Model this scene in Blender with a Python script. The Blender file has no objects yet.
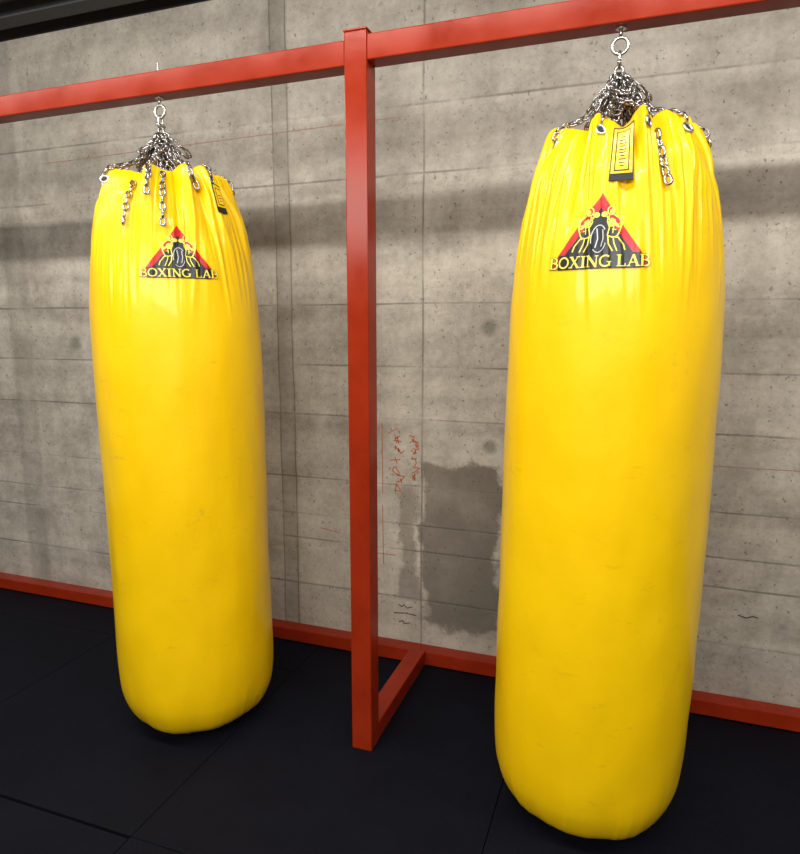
import bpy, math, random
from mathutils import Vector, Matrix, noise

scene = bpy.context.scene
col = scene.collection
scene.view_settings.view_transform = 'Standard'
scene.view_settings.look = 'None'

# ------------------------------------------------------------------ helpers
def obj_from(name, verts, faces, mat=None, smooth=False, parent=None):
    me = bpy.data.meshes.new(name)
    me.from_pydata([tuple(v) for v in verts], [], faces)
    me.update()
    if smooth:
        me.polygons.foreach_set('use_smooth', [True]*len(me.polygons))
    o = bpy.data.objects.new(name, me)
    col.objects.link(o)
    if mat: me.materials.append(mat)
    if parent:
        o.parent = parent
        o.matrix_parent_inverse = parent.matrix_basis.inverted()
    return o

def box(name, x0, x1, y0, y1, z0, z1, mat, bevel=0.0, parent=None, seg=2):
    v = [(x0,y0,z0),(x1,y0,z0),(x1,y1,z0),(x0,y1,z0),(x0,y0,z1),(x1,y0,z1),(x1,y1,z1),(x0,y1,z1)]
    f = [(0,3,2,1),(4,5,6,7),(0,1,5,4),(1,2,6,5),(2,3,7,6),(3,0,4,7)]
    o = obj_from(name, v, f, mat, parent=parent)
    if bevel > 0:
        m = o.modifiers.new('bevel','BEVEL'); m.width = bevel; m.segments = seg
        m.limit_method = 'NONE'
    return o

class NT:
    def __init__(s, name):
        s.mat = bpy.data.materials.new(name); s.mat.use_nodes = True
        s.t = s.mat.node_tree; s.n = s.t.nodes; s.l = s.t.links
        s.bsdf = s.n['Principled BSDF']
        s.co = s.n.new('ShaderNodeTexCoord').outputs['Object']
    def link(s, a, b): s.l.new(a, b)
    def _in(s, node, idx, v):
        if v is None: return
        if hasattr(v, 'node'): s.l.new(v, node.inputs[idx])
        else: node.inputs[idx].default_value = v
    def math(s, op, a, b=None, c=None, clamp=False):
        n = s.n.new('ShaderNodeMath'); n.operation = op; n.use_clamp = clamp
        s._in(n,0,a); s._in(n,1,b); s._in(n,2,c); return n.outputs[0]
    def noise(s, scale, detail=4, rough=0.55, vec=None, stretch=None, dist=0.0):
        n = s.n.new('ShaderNodeTexNoise')
        n.inputs['Scale'].default_value = scale; n.inputs['Detail'].default_value = detail
        n.inputs['Roughness'].default_value = rough; n.inputs['Distortion'].default_value = dist
        v = vec or s.co
        if stretch:
            m = s.n.new('ShaderNodeMapping'); m.inputs['Scale'].default_value = stretch
            s.link(v, m.inputs['Vector']); v = m.outputs[0]
        s.link(v, n.inputs['Vector']); return n.outputs['Fac']
    def rng(s, v, a, b, c=0.0, d=1.0, smooth=False):
        n = s.n.new('ShaderNodeMapRange'); n.clamp = True
        if smooth: n.interpolation_type = 'SMOOTHSTEP'
        s._in(n,0,v)
        for i, q in zip((1,2,3,4),(a,b,c,d)): n.inputs[i].default_value = q
        return n.outputs[0]
    def mix(s, f, a, b, mode='MIX'):
        n = s.n.new('ShaderNodeMix'); n.data_type = 'RGBA'; n.blend_type = mode
        s._in(n,0,f)
        for i, q in ((6,a),(7,b)):
            if hasattr(q,'node'): s.l.new(q, n.inputs[i])
            else: n.inputs[i].default_value = (*q, 1.0)
        return n.outputs[2]
    def bump(s, h, strength=0.3, dist=0.01):
        n = s.n.new('ShaderNodeBump'); n.inputs['Strength'].default_value = strength
        n.inputs['Distance'].default_value = dist
        s.link(h, n.inputs['Height']); s.link(n.outputs[0], s.bsdf.inputs['Normal'])
    def set(s, **k):
        for key, v in k.items():
            key = key.replace('_',' ')
            inp = s.bsdf.inputs[key]
            if hasattr(v,'node'): s.link(v, inp)
            else: inp.default_value = (*v,1.0) if isinstance(v, tuple) and len(v)==3 else v
        return s.mat

# ------------------------------------------------------------------ materials
def mat_concrete(full=True, name='concrete'):
    m = NT(name)
    sep = m.n.new('ShaderNodeSeparateXYZ'); m.link(m.co, sep.inputs[0])
    X, Y, Z = sep.outputs
    big = m.noise(0.9, 6, 0.6)
    mid = m.noise(5, 6, 0.65)
    fine = m.noise(45, 5, 0.7)
    hs = m.noise(1.0, 5, 0.6, stretch=(0.7,0.7,9.0))
    vs = m.noise(1.0, 5, 0.6, stretch=(9.0,9.0,0.6))
    v = m.math('MULTIPLY', big, 0.38)
    v = m.math('MULTIPLY_ADD', mid, 0.26, v)
    v = m.math('MULTIPLY_ADD', hs, 0.18, v)
    v = m.math('MULTIPLY_ADD', vs, 0.12, v)
    v = m.math('MULTIPLY_ADD', fine, 0.16, v)
    f = m.rng(v, 0.43, 0.67)
    c = m.mix(f, (0.235,0.205,0.165), (0.64,0.58,0.49))
    height = m.math('MULTIPLY_ADD', fine, 0.4, m.math('MULTIPLY', mid, 0.5))
    if full:
        wob = m.math('MULTIPLY', m.math('SUBTRACT', m.noise(3,3), 0.5), 0.02)
        Xw = m.math('ADD', X, wob); Zw = m.math('ADD', Z, m.math('MULTIPLY', wob, 0.4))
        breakup = m.rng(m.noise(2.2,5,0.65), 0.40, 0.58, 0.12, 1.0)
        def line(coord, c0, w, soft):
            d = m.math('ABSOLUTE', m.math('SUBTRACT', coord, c0))
            return m.rng(d, w, w+soft, 1.0, 0.0)
        def acc(lst):
            r = lst[0]
            for q in lst[1:]: r = m.math('MAXIMUM', r, q)
            return r
        strip = acc([line(Xw,-1.52,0.036,0.012), line(Xw,-3.16,0.06,0.03)])
        stripn = m.math('MULTIPLY', strip, m.rng(m.noise(2.0,4,0.6,stretch=(3,3,1)),0.3,0.65,0.35,1.0))
        c = m.mix(m.math('MULTIPLY', stripn, 0.42), c, (0.14,0.12,0.09))
        lines = acc([line(Xw,-1.56,0.0010,0.004), line(Xw,-1.485,0.0010,0.004), line(Xw,-0.858,0.002,0.004)])
        hl = acc([line(Zw,z,0.0012,0.005) for z in (0.27,0.50,0.62,0.80,1.10,1.33,1.60,2.13,2.40,2.66)])
        hl = m.math('MULTIPLY', hl, breakup)
        al = acc([m.math('MULTIPLY', lines, m.rng(m.noise(4,3),0.35,0.55,0.35,0.95)), hl])
        c = m.mix(m.math('MULTIPLY', al, 0.56), c, (0.07,0.06,0.05))
        ramp = m.n.new('ShaderNodeValToRGB'); ramp.color_ramp.interpolation = 'CONSTANT'
        zs = [0,0.27,0.50,0.80,1.10,1.33,1.60,1.80,2.13,2.40,2.66]
        tones = [0.94,1.0,1.0,0.94,1.0,0.94,1.0,0.97,0.91,0.81,0.84]
        m.link(m.math('DIVIDE', Zw, 3.0), ramp.inputs[0])
        e = ramp.color_ramp.elements
        e[0].position = 0; e[0].color = (tones[0],)*3+(1,)
        e[1].position = zs[1]/3; e[1].color = (tones[1],)*3+(1,)
        for z, t in zip(zs[2:], tones[2:]):
            q = e.new(z/3); q.color = (t,t,t,1)
        c = m.mix(1.0, c, ramp.outputs[0], 'MULTIPLY')
        gr = acc([line(Zw,z-0.03,0.012,0.05) for z in (0.50,0.80,1.10,1.60,2.13,2.66)])
        gn = m.rng(m.noise(3.5,6,0.7,stretch=(1,1,2)),0.46,0.62)
        c = m.mix(m.math('MULTIPLY',m.math('MULTIPLY',gr,gn),0.34), c, (0.14,0.12,0.09))
        bl = m.rng(m.noise(1.7,7,0.7,stretch=(1,1,1.4)),0.52,0.66)
        c = m.mix(m.math('MULTIPLY',bl,0.36), c, (0.18,0.158,0.125))
        bl2 = m.rng(m.noise(7,6,0.75),0.58,0.68)
        c = m.mix(m.math('MULTIPLY',bl2,0.25), c, (0.17,0.15,0.12))
        sp = m.rng(m.noise(28,6,0.8),0.57,0.68)
        c = m.mix(m.math('MULTIPLY',sp,0.38), c, (0.17,0.15,0.12))
        nd = m.math('MULTIPLY', m.math('SUBTRACT', m.noise(4.5,5,0.65), 0.5), 0.28)
        def boxmask(x0,x1,z0,z1,soft):
            a = m.rng(m.math('ADD',X,nd), x0, x0+soft); b = m.rng(m.math('ADD',X,nd), x1-soft, x1, 1,0)
            g = m.rng(m.math('SUBTRACT',Z,nd), z0, z0+soft); h = m.rng(m.math('SUBTRACT',Z,nd), z1-soft, z1, 1,0)
            return m.math('MULTIPLY', m.math('MULTIPLY',a,b), m.math('MULTIPLY',g,h))
        damp = m.math('MULTIPLY', boxmask(-0.86,-0.50,0.15,0.93,0.03), 0.86)
        damp2 = m.math('MULTIPLY', boxmask(-0.99,-0.86,0.25,0.80,0.03), 0.60)
        dn = m.rng(m.noise(3,5,0.6),0.35,0.55,0.80,1.0)
        c = m.mix(m.math('MULTIPLY',acc([damp,damp2]),dn), c, (0.140,0.120,0.093))
        def spot(x,z,r):
            a = m.math('POWER', m.math('SUBTRACT',m.math('MULTIPLY_ADD',nd,0.12,X),x), 2.0)
            b = m.math('POWER', m.math('SUBTRACT',Z,z), 2.0)
            d = m.math('SQRT', m.math('ADD',a,b))
            return m.rng(d, r*0.4, r, 1,0)
        spots = acc([spot(-0.565,1.50,0.045), spot(-0.555,1.0,0.04), spot(-2.78,1.42,0.05),
                     spot(-1.15,1.5,0.03), spot(-1.15,0.98,0.03)])
        c = m.mix(m.math('MULTIPLY',spots,0.55), c, (0.08,0.09,0.055))
        height = m.math('SUBTRACT', height, m.math('MULTIPLY', al, 0.8))
    pits = m.rng(m.noise(70,2,0.5), 0.26, 0.34, 1.0, 0.0)
    c = m.mix(m.math('MULTIPLY',pits,0.6), c, (0.07,0.06,0.05))
    m.bump(height, 0.4, 0.006)
    return m.set(Base_Color=c, Roughness=0.85, Specular_IOR_Level=0.25)

def mat_red(name='red_paint'):
    m = NT(name)
    n = m.noise(7,4,0.6); s = m.rng(m.noise(60,3,0.7),0.22,0.32,1.0,0.0)
    c = m.mix(m.rng(n,0.3,0.7), (0.24,0.0190,0.0045), (0.32,0.0265,0.0066))
    c = m.mix(m.math('MULTIPLY',s,0.4), c, (0.10,0.01,0.006))
    m.bump(m.noise(40,3), 0.06, 0.003)
    return m.set(Base_Color=c, Roughness=m.rng(n,0.3,0.7,0.13,0.22), Specular_IOR_Level=0.20)

def mat_vinyl():
    m = NT('yellow_vinyl')
    n = m.noise(3,5,0.6); sm = m.noise(1.6,4,0.6,stretch=(1,1,0.6))
    sc = m.rng(m.noise(9,6,0.75,stretch=(1,1,3)), 0.60, 0.72)
    c = m.mix(m.rng(n,0.3,0.7), (0.93,0.560,0.001), (0.97,0.612,0.0015))
    c = m.mix(m.math('MULTIPLY', m.rng(sm,0.50,0.70), 0.30), c, (0.86,0.47,0.001))
    c = m.mix(m.math('MULTIPLY', sc, 0.26), c, (0.42,0.25,0.015))
    thin = m.rng(m.noise(5,7,0.8,stretch=(1,1,0.6)),0.63,0.69)
    c = m.mix(m.math('MULTIPLY', thin, 0.22), c, (0.38,0.24,0.03))
    b = m.math('MULTIPLY_ADD', m.noise(350,2,0.5), 0.08, m.noise(14,5,0.6,stretch=(1,1,0.5)))
    m.bump(b, 0.15, 0.014)
    return m.set(Base_Color=c, Roughness=m.rng(n,0.3,0.7,0.34,0.46), Specular_IOR_Level=0.26,
                 Coat_Weight=0.38, Coat_Roughness=0.10, Coat_IOR=1.4)

def mat_simple(name, colr, rough=0.5, metal=0.0, var=0.15):
    m = NT(name)
    n = m.noise(30,4,0.6)
    a = tuple(x*(1-var) for x in colr); b = tuple(min(1,x*(1+var)) for x in colr)
    c = m.mix(n, a, b)
    return m.set(Base_Color=c, Roughness=rough, Metallic=metal)

def mat_rubber():
    m = NT('black_rubber')
    n = m.noise(2.5,5,0.6); f = m.noise(220,2,0.6)
    c = m.mix(m.rng(n,0.3,0.7), (0.0028,0.0032,0.0062), (0.0055,0.0062,0.011))
    d = m.rng(m.noise(300,2,0.5),0.66,0.72)
    c = m.mix(m.math('MULTIPLY',d,0.16), c, (0.05,0.055,0.07))
    m.bump(f, 0.25, 0.002)
    return m.set(Base_Color=c, Roughness=m.rng(n,0.3,0.7,0.62,0.75), Specular_IOR_Level=0.09)

M_wall = mat_concrete(True,'formed_concrete')
M_wall2 = mat_concrete(False,'plain_concrete')
M_red = mat_red()
M_vinyl = mat_vinyl()
M_rub = mat_rubber()
M_ceil = mat_simple('dark_deck', (0.06,0.062,0.068), 0.7)
M_steel = mat_simple('galvanised_steel', (0.62,0.60,0.57), 0.28, 1.0)
M_dsteel = mat_simple('worn_chain_steel', (0.40,0.38,0.36), 0.27, 1.0, 0.35)
M_black = mat_simple('black_print', (0.008,0.008,0.012), 0.35)
M_web = mat_simple('black_webbing', (0.012,0.012,0.012), 0.7)
M_redp = mat_simple('red_print', (0.55,0.008,0.014), 0.35)
M_yelp = mat_simple('yellow_print', (0.88,0.76,0.08), 0.35)
M_whp = mat_simple('pale_print', (0.60,0.62,0.62), 0.35)
M_chalk = mat_simple('orange_chalk', (0.48,0.14,0.055), 0.9)
M_chalk2 = mat_simple('faded_red_chalk', (0.38,0.20,0.14), 0.9)
M_ink = mat_simple('dark_marker', (0.05,0.048,0.04), 0.8)

# ------------------------------------------------------------------ room
WY = 2.68; CEIL = 2.94
XL, XR, YF = -5.2, 3.6, -3.4
def struct(o): o['kind'] = 'structure'; return o
wall = struct(box('wall_back', XL-0.2, XR+0.2, WY, WY+0.2, -0.02, CEIL, M_wall))
struct(box('wall_left', XL-0.2, XL, YF, WY, -0.02, CEIL, M_wall2))
struct(box('wall_right', XR, XR+0.2, YF, WY, -0.02, CEIL, M_wall2))
struct(box('wall_front', XL-0.2, XR+0.2, YF-0.2, YF, -0.02, CEIL, M_wall2))
struct(box('floor', XL-0.2, XR+0.2, YF-0.2, WY+0.2, -0.12, -0.02, M_rub))
vs, fs = [], []
pr = []
y = YF-0.2
while y < WY+0.2:
    pr += [(y,0.0),(y+0.09,0.0),(y+0.11,0.05),(y+0.19,0.05),(y+0.21,0.0)]
    y += 0.21
for (yy,zz) in pr: vs += [(XL-0.2,yy,CEIL+zz),(XR+0.2,yy,CEIL+zz)]
for i in range(len(pr)-1): fs.append((2*i,2*i+1,2*i+3,2*i+2))
k = len(vs)
vs += [(XL-0.2,YF-0.2,CEIL+0.12),(XR+0.2,YF-0.2,CEIL+0.12),(XR+0.2,pr[-1][0],CEIL+0.12),(XL-0.2,pr[-1][0],CEIL+0.12)]
fs.append((k,k+1,k+2,k+3))
struct(obj_from('ceiling', vs, fs, M_ceil))

def strip_label(o, label, cat, group=None):
    o['label'] = label; o['category'] = cat
    if group: o['group'] = group
rows = [(-0.64,0.36),(0.36,1.36),(1.36,2.36),(2.36,2.60)]
for j,(y0,y1) in enumerate(rows):
    for i in range(-4, 4):
        x0 = -0.34 + i; x1 = x0+1
        if x0 < XL: continue
        g = 0.0012
        gy1 = 0.009 if (j==1 and x1 <= -1.3) else g
        o = box('rubber_floor_mat', x0+g, x1-g, y0+g, y1-gy1, -0.02, 0.0, M_rub, bevel=0.0015)
        strip_label(o, 'square black rubber gym mat butted against its neighbours', 'floor mat', 'black rubber mats covering the floor')

# ------------------------------------------------------------------ steel rack
PX0, PX1, PY0, PY1 = -0.886, -0.811, 1.962, 2.037
rack = bpy.data.objects.new('punching_bag_rack', None)
rack.location = ((PX0+PX1)/2, (PY0+PY1)/2, 0); col.objects.link(rack)
bpy.context.view_layer.update()
strip_label(rack, 'red painted square steel tube rack along the concrete wall', 'steel rack')
box('post', PX0, PX1, PY0, PY1, 0.0, 2.393, M_red, 0.004, rack)
box('post_cap', PX0-0.002, PX1+0.002, PY0-0.002, PY1+0.002, 2.3925, 2.399, M_red, 0.002, rack)
box('crossbeam', -4.9, PX0, PY0+0.002, PY1-0.002, 2.296, 2.371, M_red, 0.004, rack)
box('crossbeam', PX1, 3.2, PY0+0.002, PY1-0.002, 2.305, 2.380, M_red, 0.004, rack)
box('foot', PX0+0.002, PX1-0.002, PY1, 2.605, 0.0, 0.070, M_red, 0.004, rack)
box('base_rail', -4.9, 3.2, 2.606, 2.679, 0.0, 0.062, M_red, 0.004, rack)

# ------------------------------------------------------------------ tube builders
def frame_axes(d):
    d = d.normalized()
    a = Vector((0,0,1)) if abs(d.z) < 0.9 else Vector((1,0,0))
    s = d.cross(a).normalized(); u = s.cross(d).normalized()
    return s, u
def add_tube(vs, fs, pts, r, ns=8, closed=False, caps=True):
    n = len(pts); base = len(vs)
    for i,p in enumerate(pts):
        if closed: d = pts[(i+1)%n]-pts[i-1]
        else: d = pts[min(i+1,n-1)]-pts[max(i-1,0)]
        if i == 0: s,u = frame_axes(d)
        else:
            d = d.normalized(); s = (s - d*s.dot(d)).normalized(); u = s.cross(d).normalized()
        for k in range(ns):
            a = 2*math.pi*k/ns
            vs.append(p + s*math.cos(a)*r + u*math.sin(a)*r)
    m = n if closed else n-1
    for i in range(m):
        for k in range(ns):
            a = base+i*ns+k; b = base+i*ns+(k+1)%ns
            c_ = base+((i+1)%n)*ns+(k+1)%ns; d_ = base+((i+1)%n)*ns+k
            fs.append((a,b,c_,d_))
    if not closed and caps:
        fs.append(tuple(base+k for k in range(ns))[::-1])
        fs.append(tuple(base+(n-1)*ns+k for k in range(ns)))
def add_link(vs, fs, c, d, side, L, W, wr):
    d = d.normalized(); side = (side-d*side.dot(d)).normalized()
    R = W/2-wr; h = L/2-wr-R
    pts = []
    for k in range(7):
        a = -math.pi/2+math.pi*k/6
        pts.append(c + d*(h+R*math.cos(a)) + side*(R*math.sin(a)))
    for k in range(7):
        a = math.pi/2+math.pi*k/6
        pts.append(c + d*(-h+R*math.cos(a)) + side*(R*math.sin(a)))
    add_tube(vs, fs, pts, wr, 6, closed=True)
def add_chain(vs, fs, path, L=0.030, W=0.019, wr=0.0032, twist=0.0):
    pitch = L-2*wr-0.0005
    cum=[0]
    for a,b in zip(path,path[1:]): cum.append(cum[-1]+(b-a).length)
    n = max(1,int(cum[-1]/pitch))
    def at(s):
        for i in range(len(cum)-1):
            if s <= cum[i+1]: 
                t=(s-cum[i])/max(1e-9,cum[i+1]-cum[i]); return path[i].lerp(path[i+1],t)
        return path[-1]
    for i in range(n):
        p0 = at(i*pitch); p1 = at((i+1)*pitch); d = p1-p0
        if d.length < 1e-5: continue
        s,u = frame_axes(d); ang = twist + (math.pi/2 if i%2 else 0)+random.uniform(-.25,.25)
        add_link(vs, fs, (p0+p1)/2, d, s*math.cos(ang)+u*math.sin(ang), L, W, wr)

# ------------------------------------------------------------------ punching bags
PROF = [(0.0,.005),(.07,.005),(.14,.007),(.199,.018),(.243,.046),(.270,.095),(.284,.16),(.290,.28),(.292,.45),(.294,.7),(.295,.95),(.296,1.2),
        (.295,1.40),(.289,1.57),(.276,1.71),(.254,1.83),(.229,1.915),(.205,1.97),(.188,2.005),(.175,2.022),(.160,2.026),(.146,2.005),(.138,1.96),(.10,1.92),(0.0,1.92)]
def catmull(P, n):
    out=[]
    for i in range(len(P)-1):
        p0=P[max(i-1,0)];p1=P[i];p2=P[i+1];p3=P[min(i+2,len(P)-1)]
        seg = max(3,int(math.dist(p1,p2)/n))
        for k in range(seg):
            t=k/seg
            out.append(tuple(0.5*((2*p1[j])+(-p0[j]+p2[j])*t+(2*p0[j]-5*p1[j]+4*p2[j]-p3[j])*t*t+(-p0[j]+3*p1[j]-3*p2[j]+p3[j])*t**3) for j in (0,1)))
    out.append(P[-1]); return out
SIDE = catmull(PROF, 0.0080)
outer=[]
for r,z in SIDE:
    if not outer or z>outer[-1][0]+1e-5: 
        if r>0.05: outer.append((z,r))
    if z>2.022: break
def r_of(z):
    if z<=outer[0][0]: return outer[0][1]
    for (z0,r0),(z1,r1) in zip(outer,outer[1:]):
        if z<=z1: return r0+(r1-r0)*(z-z0)/(z1-z0)
    return outer[-1][1]
NE = 10
def cl(x,a=0.,b=1.): return max(a,min(b,x))
def warp(th,s): return th+.14*math.sin(3*th+s)+.06*math.sin(7*th+2*s)
def rnoise(x,y,z,k=4.0):
    return 1-min(1,abs(noise.noise(Vector((x,y,z))))*k)
def disp(th, z, s):
    t = cl((z-1.58)/.43)
    tt = cl((z-1.74)/.28)
    w = warp(th,s)
    cx,sx = math.cos(th),math.sin(th)
    p1 = abs(math.cos(NE/2*w))**.75-.80
    p2 = abs(math.sin(9.5*w+1.3*s+1.2*z))-.66
    d = (.010*t**1.4+.058*tt**1.6)*p1 + (.003*t+.014*tt)*p2*(.6+.8*noise.noise(Vector((cx*2+s,sx*2,7))))
    lean = .6*noise.noise(Vector((cx*1.5,sx*1.5,s)))*(2.05-z)
    c2,s2 = math.cos(th+lean),math.sin(th+lean)
    tc = cl((z-1.54+.16*noise.noise(Vector((cx*3,sx*3,s))))/.38)
    d += .0105*tc**1.3*(rnoise(c2*5.5+s,s2*5.5,z*1.1,4.0)-.4)
    d += .0055*tc**1.3*rnoise(c2*11+s*2,s2*11,z*1.8+4,4.0)
    d += .0040*tt*rnoise(cx*22+s,sx*22,z*6,3.0)
    d += .016*tt*noise.noise(Vector((cx*6+s,sx*6,z*11)))
    d += .0060*noise.noise(Vector((cx*1.5, sx*1.5+s, z*1.6)))
    d += .0026*noise.noise(Vector((cx*4, sx*4+s, z*6)))
    tb = cl((.22-z)/.20)
    d += tb*(.0022*rnoise(cx*5,sx*5+s,z*3,4)) + tb*.010*noise.noise(Vector((cx*2,sx*2,s)))
    return d
def rimz(th,z,s):
    t = cl((z-1.85)/.17)
    w = warp(th,s)
    return t*t*(.014*math.cos(NE*w+.9) + .014*noise.noise(Vector((math.cos(th)*2.6+s,math.sin(th)*2.6,s*3))))
class Bag:
    def __init__(b, cx, cy, seed, lean):
        b.cx,b.cy,b.s,b.lean = cx,cy,seed,lean
    def pt(b, th, z, off=0.0, r=None, dd=None):
        rr = r_of(z) if r is None else r
        k = cl(rr/.12)
        rr = rr + (disp(th,z,b.s) if dd is None else dd)*k + off
        zz = z + rimz(th,z,b.s)*cl((rr-.1)/.05)
        lx = b.lean[0]*(z-2.07); ly = b.lean[1]*(z-2.07)
        return Vector((b.cx+lx+rr*math.cos(th), b.cy+ly+rr*math.sin(th), zz))
    def eth(b, k):
        target = k*2*math.pi/NE; th = target
        for _ in range(40): th -= (warp(th,b.s)-target)*.5
        return th

def stroke_poly(P2, w, step=0.004):
    quads=[]
    for (a,bb) in zip(P2,P2[1:]):
        dx,dy = bb[0]-a[0],bb[1]-a[1]; L=math.hypot(dx,dy)
        if L<1e-9: continue
        nx,ny = -dy/L*w/2, dx/L*w/2
        n = max(1,int(L/step))
        for i in range(n):
            t0,t1=i/n,(i+1)/n
            quads.append([(a[0]+dx*t0+nx,a[1]+dy*t0+ny),(a[0]+dx*t0-nx,a[1]+dy*t0-ny),
                          (a[0]+dx*t1-nx,a[1]+dy*t1-ny),(a[0]+dx*t1+nx,a[1]+dy*t1+ny)])
    return quads
def arc(cx,cy,rx,ry,a0,a1,n=14):
    return [(cx+rx*math.cos(math.radians(a0+(a1-a0)*i/n)), cy+ry*math.sin(math.radians(a0+(a1-a0)*i/n))) for i in range(n+1)]
TK,TN = .15,.07
def srf(x,y,w=.26): return ([(x-w/2,y),(x+w/2,y)], .06)
GL = {
 'B': ([([(.16,0),(.16,1)],TK), ([(.02,.03),(.40,.03)],.06), ([(.02,.97),(.38,.97)],.06), ([(.16,.53),(.40,.53)],.06),
        (arc(.38,.75,.20,.22,90,-90),.12),(arc(.40,.27,.24,.25,90,-90),.13)], .74),
 'O': ([(arc(.40,.5,.34,.46,0,360,28),.115)], .84),
 'X': ([([(.10,1),(.62,0)],TK), ([(.60,1),(.10,0)],TN), srf(.12,.97),srf(.60,.97),srf(.10,.03),srf(.62,.03)], .76),
 'I': ([([(.18,0),(.18,1)],TK), srf(.18,.97,.32),srf(.18,.03,.32)], .40),
 'N': ([([(.14,0),(.14,1)],TN), ([(.12,1),(.66,0)],TK), ([(.66,0),(.66,1)],TN), srf(.10,.97,.2),srf(.14,.03,.24),srf(.66,.97,.24)], .82),
 'G': ([(arc(.42,.5,.35,.46,50,318,24),.115), ([(.68,.06),(.68,.42)],.12), srf(.66,.42,.28)], .86),
 'L': ([([(.16,0),(.16,1)],TK), srf(.16,.97,.3), ([(.02,.03),(.54,.03)],.06), ([(.55,0),(.55,.26)],.06)], .66),
 'A': ([([(.10,0),(.38,1)],TN), ([(.38,1),(.66,0)],TK), ([(.18,.33),(.58,.33)],.06), srf(.10,.03,.22),srf(.66,.03,.26)], .78),
 ' ': ([], .26)}
def text_strokes(txt):
    x=0; out=[]
    for ch in txt:
        st,adv = GL[ch]
        for P,w in st: out.append(([(x+px,py) for px,py in P], w))
        x += adv
    return out, x

def build_bag(hx, cx, cy, seed, lean, logo_th, logo_z, logo_s, strap_th, strap_dim, dangles, label, bundle_seed, beam_z):
    random.seed(bundle_seed)
    B = Bag(cx,cy,seed,lean)
    root = bpy.data.objects.new('punching_bag', None); col.objects.link(root)
    root.location = (cx - lean[0]*2.03, cy - lean[1]*2.03, 0.005)
    bpy.context.view_layer.update()
    strip_label(root, label, 'punching bag', 'heavy bags hanging from the rack')
    NT_=480; vs=[]; fs=[]
    for (r,z) in SIDE:
        if r < 1e-4: vs.append(Vector((cx+lean[0]*(z-2.07), cy+lean[1]*(z-2.07), z))); continue
        for k in range(NT_): vs.append(B.pt(2*math.pi*k/NT_, z, 0, r))
    nr = len(SIDE)-2
    for k in range(NT_):
        k2=(k+1)%NT_
        fs.append((0,1+k2,1+k))
        for i in range(nr-1):
            fs.append((1+i*NT_+k,1+i*NT_+k2,1+(i+1)*NT_+k2,1+(i+1)*NT_+k))
        fs.append((1+(nr-1)*NT_+k,1+(nr-1)*NT_+k2,1+nr*NT_))
    obj_from('bag_body', vs, fs, M_vinyl, True, root)
    # ---------- logo
    z0 = logo_z
    rl = r_of(1.73)
    def qmesh(name, quads, mat, off, par):
        v=[];f=[]
        for q in quads:
            b0=len(v)
            for (u,w_) in q: v.append(B.pt(logo_th+u/rl, z0+w_*logo_s, off))
            f.append(tuple(range(b0,b0+len(q))))
        return obj_from(name, v, f, mat, False, par)
    def tri_quads(xl,xr,yb,xa,ya,rows=40,colsn=56):
        q=[]
        for i in range(rows):
            t0,t1=i/rows,(i+1)/rows
            for j in range(colsn):
                s0,s1=j/colsn,(j+1)/colsn
                def P(s,t):
                    l=xl+(xa-xl)*t; r_=xr+(xa-xr)*t
                    return (l+(r_-l)*s, yb+(ya-yb)*t)
                q.append([P(s0,t0),P(s1,t0),P(s1,t1),P(s0,t1)])
        return q
    def poly_quads(P2):
        cxx=sum(p[0] for p in P2)/len(P2); cyy=sum(p[1] for p in P2)/len(P2); q=[]
        n=len(P2)
        for i in range(n):
            a=P2[i];c_=P2[(i+1)%n]
            for k in range(3):
                t0,t1=k/3,(k+1)/3
                L=lambda p,t:(cxx+(p[0]-cxx)*t, cyy+(p[1]-cyy)*t)
                if k==0: q.append([(cxx,cyy),L(a,t1),L(c_,t1)])
                else: q.append([L(a,t0),L(a,t1),L(c_,t1),L(c_,t0)])
        return q
    logo = qmesh('logo_print', tri_quads(-.122,.122,0.0,.0,.182), M_redp, .0014, root)
    logo['label'] = 'red and black triangular boxing emblem with yellow lettering'
    bpy.context.view_layer.update()
    def place(name, quads, mat, off): return qmesh(name, quads, mat, off, logo)
    place('emblem_ground', tri_quads(-.104,.104,0.0,.0,.146), M_black, .0020)
    bar=[]
    for j in range(70):
        for i in range(6):
            xa=-.098+.196*j/70; xb=-.098+.196*(j+1)/70; ya=-.006+.038*i/6; yb=-.006+.038*(i+1)/6
            bar.append([(xa,ya),(xb,ya),(xb,yb),(xa,yb)])
    place('emblem_bar', bar, M_black, .0024)
    yq=[]
    for sgn in (-1,1):
        S=lambda P:[(sgn*p[0],p[1]) for p in P]
        for P,w in [(arc(.026,.136,.0085,.0105,0,360,14),.0030),
                    ([(.033,.126),(.046,.116),(.052,.098),(.046,.080),(.040,.068)],.0032),
                    ([(.022,.124),(.018,.110),(.024,.094),(.020,.074)],.0028),
                    ([(.044,.118),(.056,.106),(.046,.094),(.028,.108),(.016,.122)],.0044),
                    ([(.050,.108),(.044,.100),(.030,.112)],.0026),
                    ([(.020,.074),(.032,.070),(.044,.072)],.0032),
                    ([(.022,.072),(.024,.054),(.034,.036)],.0032),
                    ([(.034,.068),(.036,.056),(.044,.036)],.0028),
                    ([(.044,.070),(.058,.052),(.062,.038)],.0032),
                    ([(.030,.090),(.040,.088)],.0024), ([(.034,.100),(.032,.080)],.0022)]:
            yq += stroke_poly(S(P), w)
        yq += poly_quads(S(arc(.010,.128,.0080,.0070,0,360,12)))
        yq += poly_quads(S(arc(.052,.118,.0065,.006,0,360,12)))
        yq += poly_quads(S(arc(.028,.134,.0055,.007,0,360,10)))
        yq += poly_quads(S([(.020,.108),(.028,.118),(.038,.112),(.034,.096),(.024,.096)]))
    place('emblem_figures', yq, M_yelp, .0028)
    cq = poly_quads(arc(0,.068,.018,.034,0,360,22))
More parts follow.
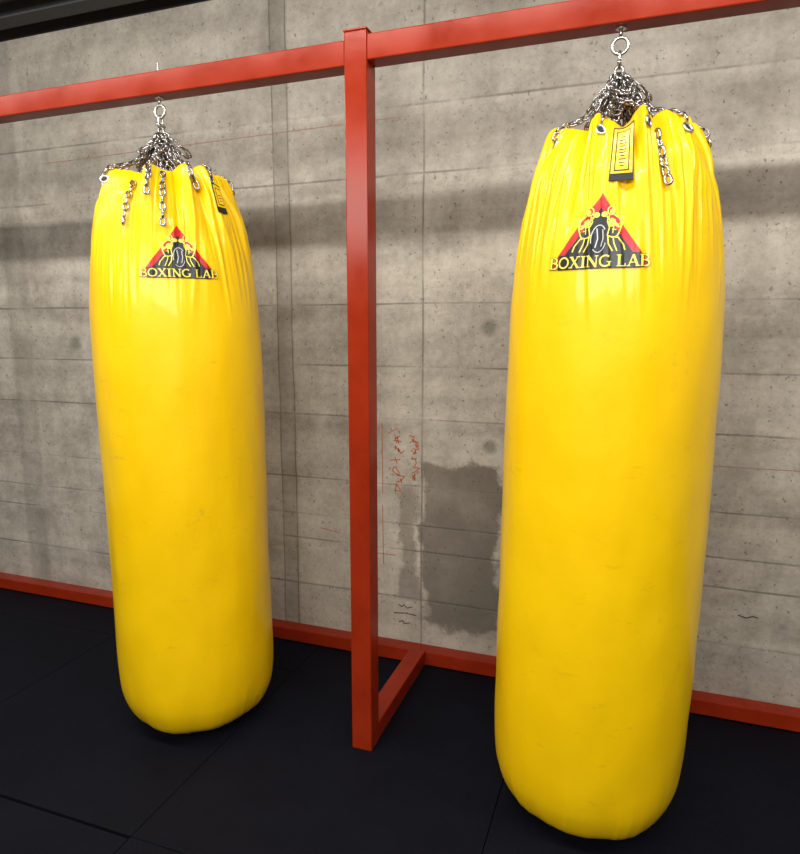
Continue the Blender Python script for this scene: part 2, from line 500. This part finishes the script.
    place('emblem_shield', cq, M_black, .0034)
    wq=[]
    for P,w in [(arc(0,.068,.018,.034,40,200,16),.0022), (arc(0,.068,.018,.034,230,340,12),.0018),
                ([(-.006,.094),(-.002,.068),(-.007,.046)],.0026),([(.009,.090),(.011,.068),(.007,.048)],.002)]:
        wq += stroke_poly(P,w)
    place('emblem_highlight', wq, M_whp, .0038)
    st,Wt = text_strokes('BOXING LAB')
    TW,TH = .245,.0285
    sc=TW/Wt; tq=[]; bq=[]
    for P,w in st:
        P3=[(-TW/2+p[0]*sc, -.002+p[1]*TH) for p in P]
        tq += stroke_poly(P3, w*sc*1.0, .003)
        a,b2=Vector(P3[0]),Vector(P3[1]); d=(a-b2).normalized()*.0012
        Q=[(a.x+d.x,a.y+d.y)]+P3[1:]; a,b2=Vector(P3[-1]),Vector(P3[-2]); d=(a-b2).normalized()*.0012
        Q[-1]=(a.x+d.x,a.y+d.y)
        bq += stroke_poly(Q, w*sc*1.0+.0026, .003)
    place('emblem_letter_outline', bq, M_black, .0030)
    place('emblem_lettering', tq, M_yelp, .0034)
    # ---------- strap with label (flat webbing lying over the folds)
    def flatd(th0,z,w):
        rr=r_of(z)
        return max(disp(th0+(-.5+j/8)*w/rr,z,B.s) for j in range(9))
    def patch(name, th0, w, za, zb, mat, off, thick=None, par=root, wfull=None):
        v=[];f=[];nc,nr_=8,26
        rr=r_of((za+zb)/2); wf = wfull or w
        for i in range(nr_+1):
            z=za+(zb-za)*i/nr_
            dd=flatd(th0,z,wf)
            for j in range(nc+1):
                u=-w/2+w*j/nc
                v.append(B.pt(th0+u/rr,z,off,dd=dd))
        for i in range(nr_):
            for j in range(nc):
                a=i*(nc+1)+j; f.append((a,a+1,a+nc+2,a+nc+1))
        o=obj_from(name,v,f,mat,False,par)
        if thick:
            m=o.modifiers.new('s','SOLIDIFY'); m.thickness=thick; m.offset=1
        return o
    sw,sa,sb = strap_dim
    strap = patch('strap', strap_th, sw, sa, sb, M_web, .002, .002, root, sw)
    strap['label']='black webbing loop with a yellow sewn label'
    bpy.context.view_layer.update()
    patch('care_label', strap_th, sw*.88, sa+.018, sb-.004, M_vinyl, .0052, None, strap, sw)
    pa,pb = sa+.024, sb-.012
    patch('label_print', strap_th, sw*.62, pa, pb, M_web, .0060, None, strap, sw)
    patch('label_ground', strap_th, sw*.52, pa+.003, pb-.003, M_vinyl, .0066, None, strap, sw)
    n_l = int((pb-pa-.02)/.009)
    for i in range(n_l):
        zz = pa+.012+i*.009
        patch('label_print', strap_th, sw*(.30 if i%3 else .18), zz, zz+.0028, M_web, .0072, None, strap, sw)
    # ---------- eyelets
    GZ = beam_z-.122
    eyes=[]
    for k in range(NE):
        th=B.eth(k); z=1.988
        p=B.pt(th,z,.002); p2=B.pt(th,z+.010,.002); p3=B.pt(th+.03,z,.002)
        up=(p2-p).normalized(); sd=(p3-p).normalized(); nn=sd.cross(up).normalized()
        v=[];f=[]
        ring=[p+up*math.cos(a)*.0115+sd*math.sin(a)*.0115 for a in [2*math.pi*i/20 for i in range(20)]]
        add_tube(v,f,ring,.0038,8,closed=True)
        eo = obj_from('eyelet',v,f,M_steel,True,root)
        v=[p+up*math.cos(2*math.pi*i/16)*.010+sd*math.sin(2*math.pi*i/16)*.010 + nn*.0012 for i in range(16)]
        bpy.context.view_layer.update()
        obj_from('eyelet_hole',v,[tuple(range(16))],M_web,False,eo)
        eyes.append((th,p))
    # ---------- chains
    G=Vector((hx,cy,GZ))
    for k,(th,p) in enumerate(eyes):
        v=[];f=[]
        rim=B.pt(th,2.02,-.014); rim.z += .012
        out=B.pt(th,2.018,.010)
        dirv=Vector((math.cos(th),math.sin(th),0))
        a=G+dirv*.018
        sag = .038 if math.sin(th) < -.2 else .085
        path=[]
        for i in range(13):
            t=i/12; q=a.lerp(rim,t); q.z -= math.sin(math.pi*t**.8)*sag; path.append(q)
        path += [ (rim+out)/2+Vector((0,0,.004)), out, p+dirv*.006 ]
        add_chain(v,f,path,twist=random.uniform(0,1.5),L=.029,W=.019,wr=.0033)
        obj_from('chain',v,f,M_dsteel,True,root)
    v=[];f=[]
    for i in range(24):
        a0=random.uniform(0,6.28); R=random.uniform(.025,.090); zt=GZ-random.uniform(-.006,.03); dz=random.uniform(.06,.15)
        a1=a0+random.uniform(.6,2.0)
        P=[]
        for t in [j/16 for j in range(17)]:
            ang=a0+(a1-a0)*t; rr=.012+R*math.sin(math.pi*t)
            P.append(Vector((hx+rr*math.cos(ang),cy+rr*math.sin(ang),zt-dz*math.sin(math.pi*t))))
        add_chain(v,f,P,twist=random.uniform(0,3))
    obj_from('slack_chain',v,f,M_dsteel,True,root)
    for (th,ztop,zbot,drift) in dangles:
        v=[];f=[];P=[]
        n=14
        for i in range(n+1):
            t=i/n; z=ztop+(zbot-ztop)*t
            P.append(B.pt(th+drift*t, z, .014+.006*t))
        add_chain(v,f,P,twist=.7,L=.034,W=.023,wr=.0042)
        obj_from('chain_tail',v,f,M_dsteel,True,root)
    # ---------- hanger
    v=[];f=[]
    rc=Vector((hx,cy,beam_z-.046)); R=.021
    ring=[rc+Vector((math.cos(a)*R,0,math.sin(a)*R)) for a in [2*math.pi*i/24 for i in range(24)]]
    add_tube(v,f,ring,.0048,8,closed=True)
    add_tube(v,f,[rc+Vector((0,0,R)),Vector((hx,cy,beam_z-.0005))],.0055,10)
    obj_from('eyebolt',v,f,M_steel,True,root)
    v=[];f=[]
    add_tube(v,f,[Vector((hx,cy,beam_z-.004)),Vector((hx,cy,beam_z-.0006))],.014,24)
    obj_from('washer',v,f,M_steel,False,root)
    v=[];f=[]
    top=beam_z+.0755
    add_tube(v,f,[Vector((hx,cy,top)),Vector((hx,cy,top+.036))],.003,12)
    add_tube(v,f,[Vector((hx,cy,top)),Vector((hx,cy,top+.006))],.0085,6)
    obj_from('bolt_end',v,f,M_dsteel,False,root)
    v=[];f=[]
    add_link(v,f,Vector((hx,cy,rc.z-.036)),Vector((0,0,1)),Vector((0,1,0)),.050,.030,.0045)
    add_tube(v,f,[Vector((hx,cy-.020,rc.z-.046)),Vector((hx,cy+.020,rc.z-.046))],.006,10)
    obj_from('shackle',v,f,M_steel,True,root)
    v=[];f=[]
    add_link(v,f,Vector((hx,cy,rc.z-.066)),Vector((0,0,1)),Vector((1,0,.1)),.036,.030,.0045)
    obj_from('gathering_ring',v,f,M_dsteel,True,root)
    return root

D=math.radians
build_bag(-1.612, -1.592, 2.0, 1.7, (-0.016,0.0), D(-48), 1.664, .90, D(-9), (.038,1.885,1.975),
          [(D(-88),1.99,1.82,.06),(D(-56),2.01,1.80,-.02),(D(-67),2.01,1.90,0),(D(-30),2.01,1.95,.1)],
          'yellow vinyl heavy bag, triangular emblem, emblem facing toward the post', 11, 2.296)
build_bag(-0.078, -0.058, 2.0, 4.2, (0.014,0.0), D(-97), 1.650, .98, D(-88), (.050,1.855,2.004),
          [(D(-66),1.99,1.83,.07)],
          'yellow vinyl heavy bag, webbing label strap above the emblem', 23, 2.305)

# ------------------------------------------------------------------ wall marks
def wall_marks(name, strokes, mat, w):
    v=[];f=[]
    for P in strokes:
        for q in stroke_poly(P, w, .05):
            b0=len(v)
            for (x_,z_) in q: v.append((x_,WY-.0012,z_))
            f.append(tuple(range(b0,b0+4)))
    return obj_from(name,v,f,mat,False,wall)
def glyphs(x,ztop,h,rows,rnd,wd=.95):
    random.seed(rnd); out=[]
    for r in rows:
        sx_=random.uniform(.7,1.25); dx=random.uniform(-.010,.010); sk=random.uniform(-.4,.15)
        cx_,cz=x+dx,ztop-h/2
        for P in r: out.append([(cx_+(p[0]-.5+sk*(p[1]-.5))*h*wd*sx_+random.uniform(-.006,.006), cz+(p[1]-.5)*h*.9+random.uniform(-.007,.007)) for p in P])
        ztop-=h*random.uniform(.8,1.1)
    return out
hash_=[[(.1,.7),(.9,.8)],[(.1,.35),(.9,.45)],[(.35,1),(.25,0)],[(.7,1),(.6,0)]]
sen=[[(.75,.95),(.2,.8)],[(.0,.55),(1,.62)],[(.5,.88),(.44,0)]]
su=[[(.1,.85),(.85,.92),(.5,.4),(.05,.05)],[(.5,.45),(.95,.05)]]
ke=[[(.35,1),(.05,.5)],[(.2,.72),(1,.76)],[(.7,.74),(.65,.3),(.35,0)]]
ten=[[(.45,1),(.5,.0)],[(.0,.45),(1,.55)]]
zero=[arc(.5,.5,.35,.45,0,330,7)]
aa=[[(.0,0),(.5,1),(1,0)],[(.2,.35),(.8,.4)]]
yon=[[(.1,.8),(.9,.85),(.85,.1),(.15,.1)],[(.4,.8),(.3,.45)],[(.6,.8),(.65,.4),(.8,.45)]]
squ=[[(0,.6),(.2,.9),(.35,.3),(.55,.8),(.7,.2),(1,.6)]]
marks = glyphs(-.893,1.035,.036,[su,yon,squ,ke,su,squ],7)+glyphs(-.968,1.03,.044,[hash_,squ,ten,zero,su,aa],9)
wall_marks('chalk_writing', marks, M_chalk, .0046)
wall_marks('chalk_line', [[(-1.045,1.08),(-1.042,.75)],[(-1.044,.70),(-1.04,.42)],[(-1.10,.47),(-.98,.47)],[(-1.02,1.03),(-.97,1.06)],[(-1.36,.56),(-1.26,.545)]], M_chalk, .0035)
wall_marks('chalk_line', [[(-2.9,2.33),(-.95,2.36)],[(.3,.98),(1.4,.985)]], M_chalk2, .003)
wall_marks('marker_writing', [[(-.99,.19),(-.93,.197),(-.88,.192)],[(-.965,.235),(-.95,.225),(-.94,.237),(-.925,.222),(-.90,.232)],
   [(-.965,.15),(-.945,.158),(-.94,.145),(-.91,.152)],
   [(.43,.40),(.46,.392),(.48,.402),(.50,.398)]], M_ink, .0045)

# ------------------------------------------------------------------ lights
def area(name, loc, rot, sx, sy, power, colr=(1,1,1)):
    l=bpy.data.lights.new(name,'AREA'); l.shape='RECTANGLE'; l.size=sx; l.size_y=sy; l.energy=power; l.color=colr
    o=bpy.data.objects.new(name,l); o.location=loc; o.rotation_euler=rot; col.objects.link(o); return o
area('tube_light_near_wall',(-0.5,1.03,2.87),(D(20),0,D(-0.8)),6.8,0.06,90,(1,.975,.935))
area('soft_fill_light',(-0.8,-1.5,2.6),(D(62),0,0),4.6,0.9,140,(1,.985,.955))  # added soft fill behind the camera, not a fixture of the room
w=bpy.data.worlds.new('World'); scene.world=w; w.use_nodes=True
w.node_tree.nodes['Background'].inputs[0].default_value=(.6,.65,.75,1); w.node_tree.nodes['Background'].inputs[1].default_value=.15

# ------------------------------------------------------------------ camera
cam=bpy.data.cameras.new('camera'); co=bpy.data.objects.new('camera',cam); col.objects.link(co)
cam.sensor_fit='HORIZONTAL'; cam.sensor_width=36; cam.lens=36*650/800
co.location=(0,0,1.5); co.rotation_euler=(D(90-8.7),0,D(19.7))
cam.clip_start=.05
scene.camera=co
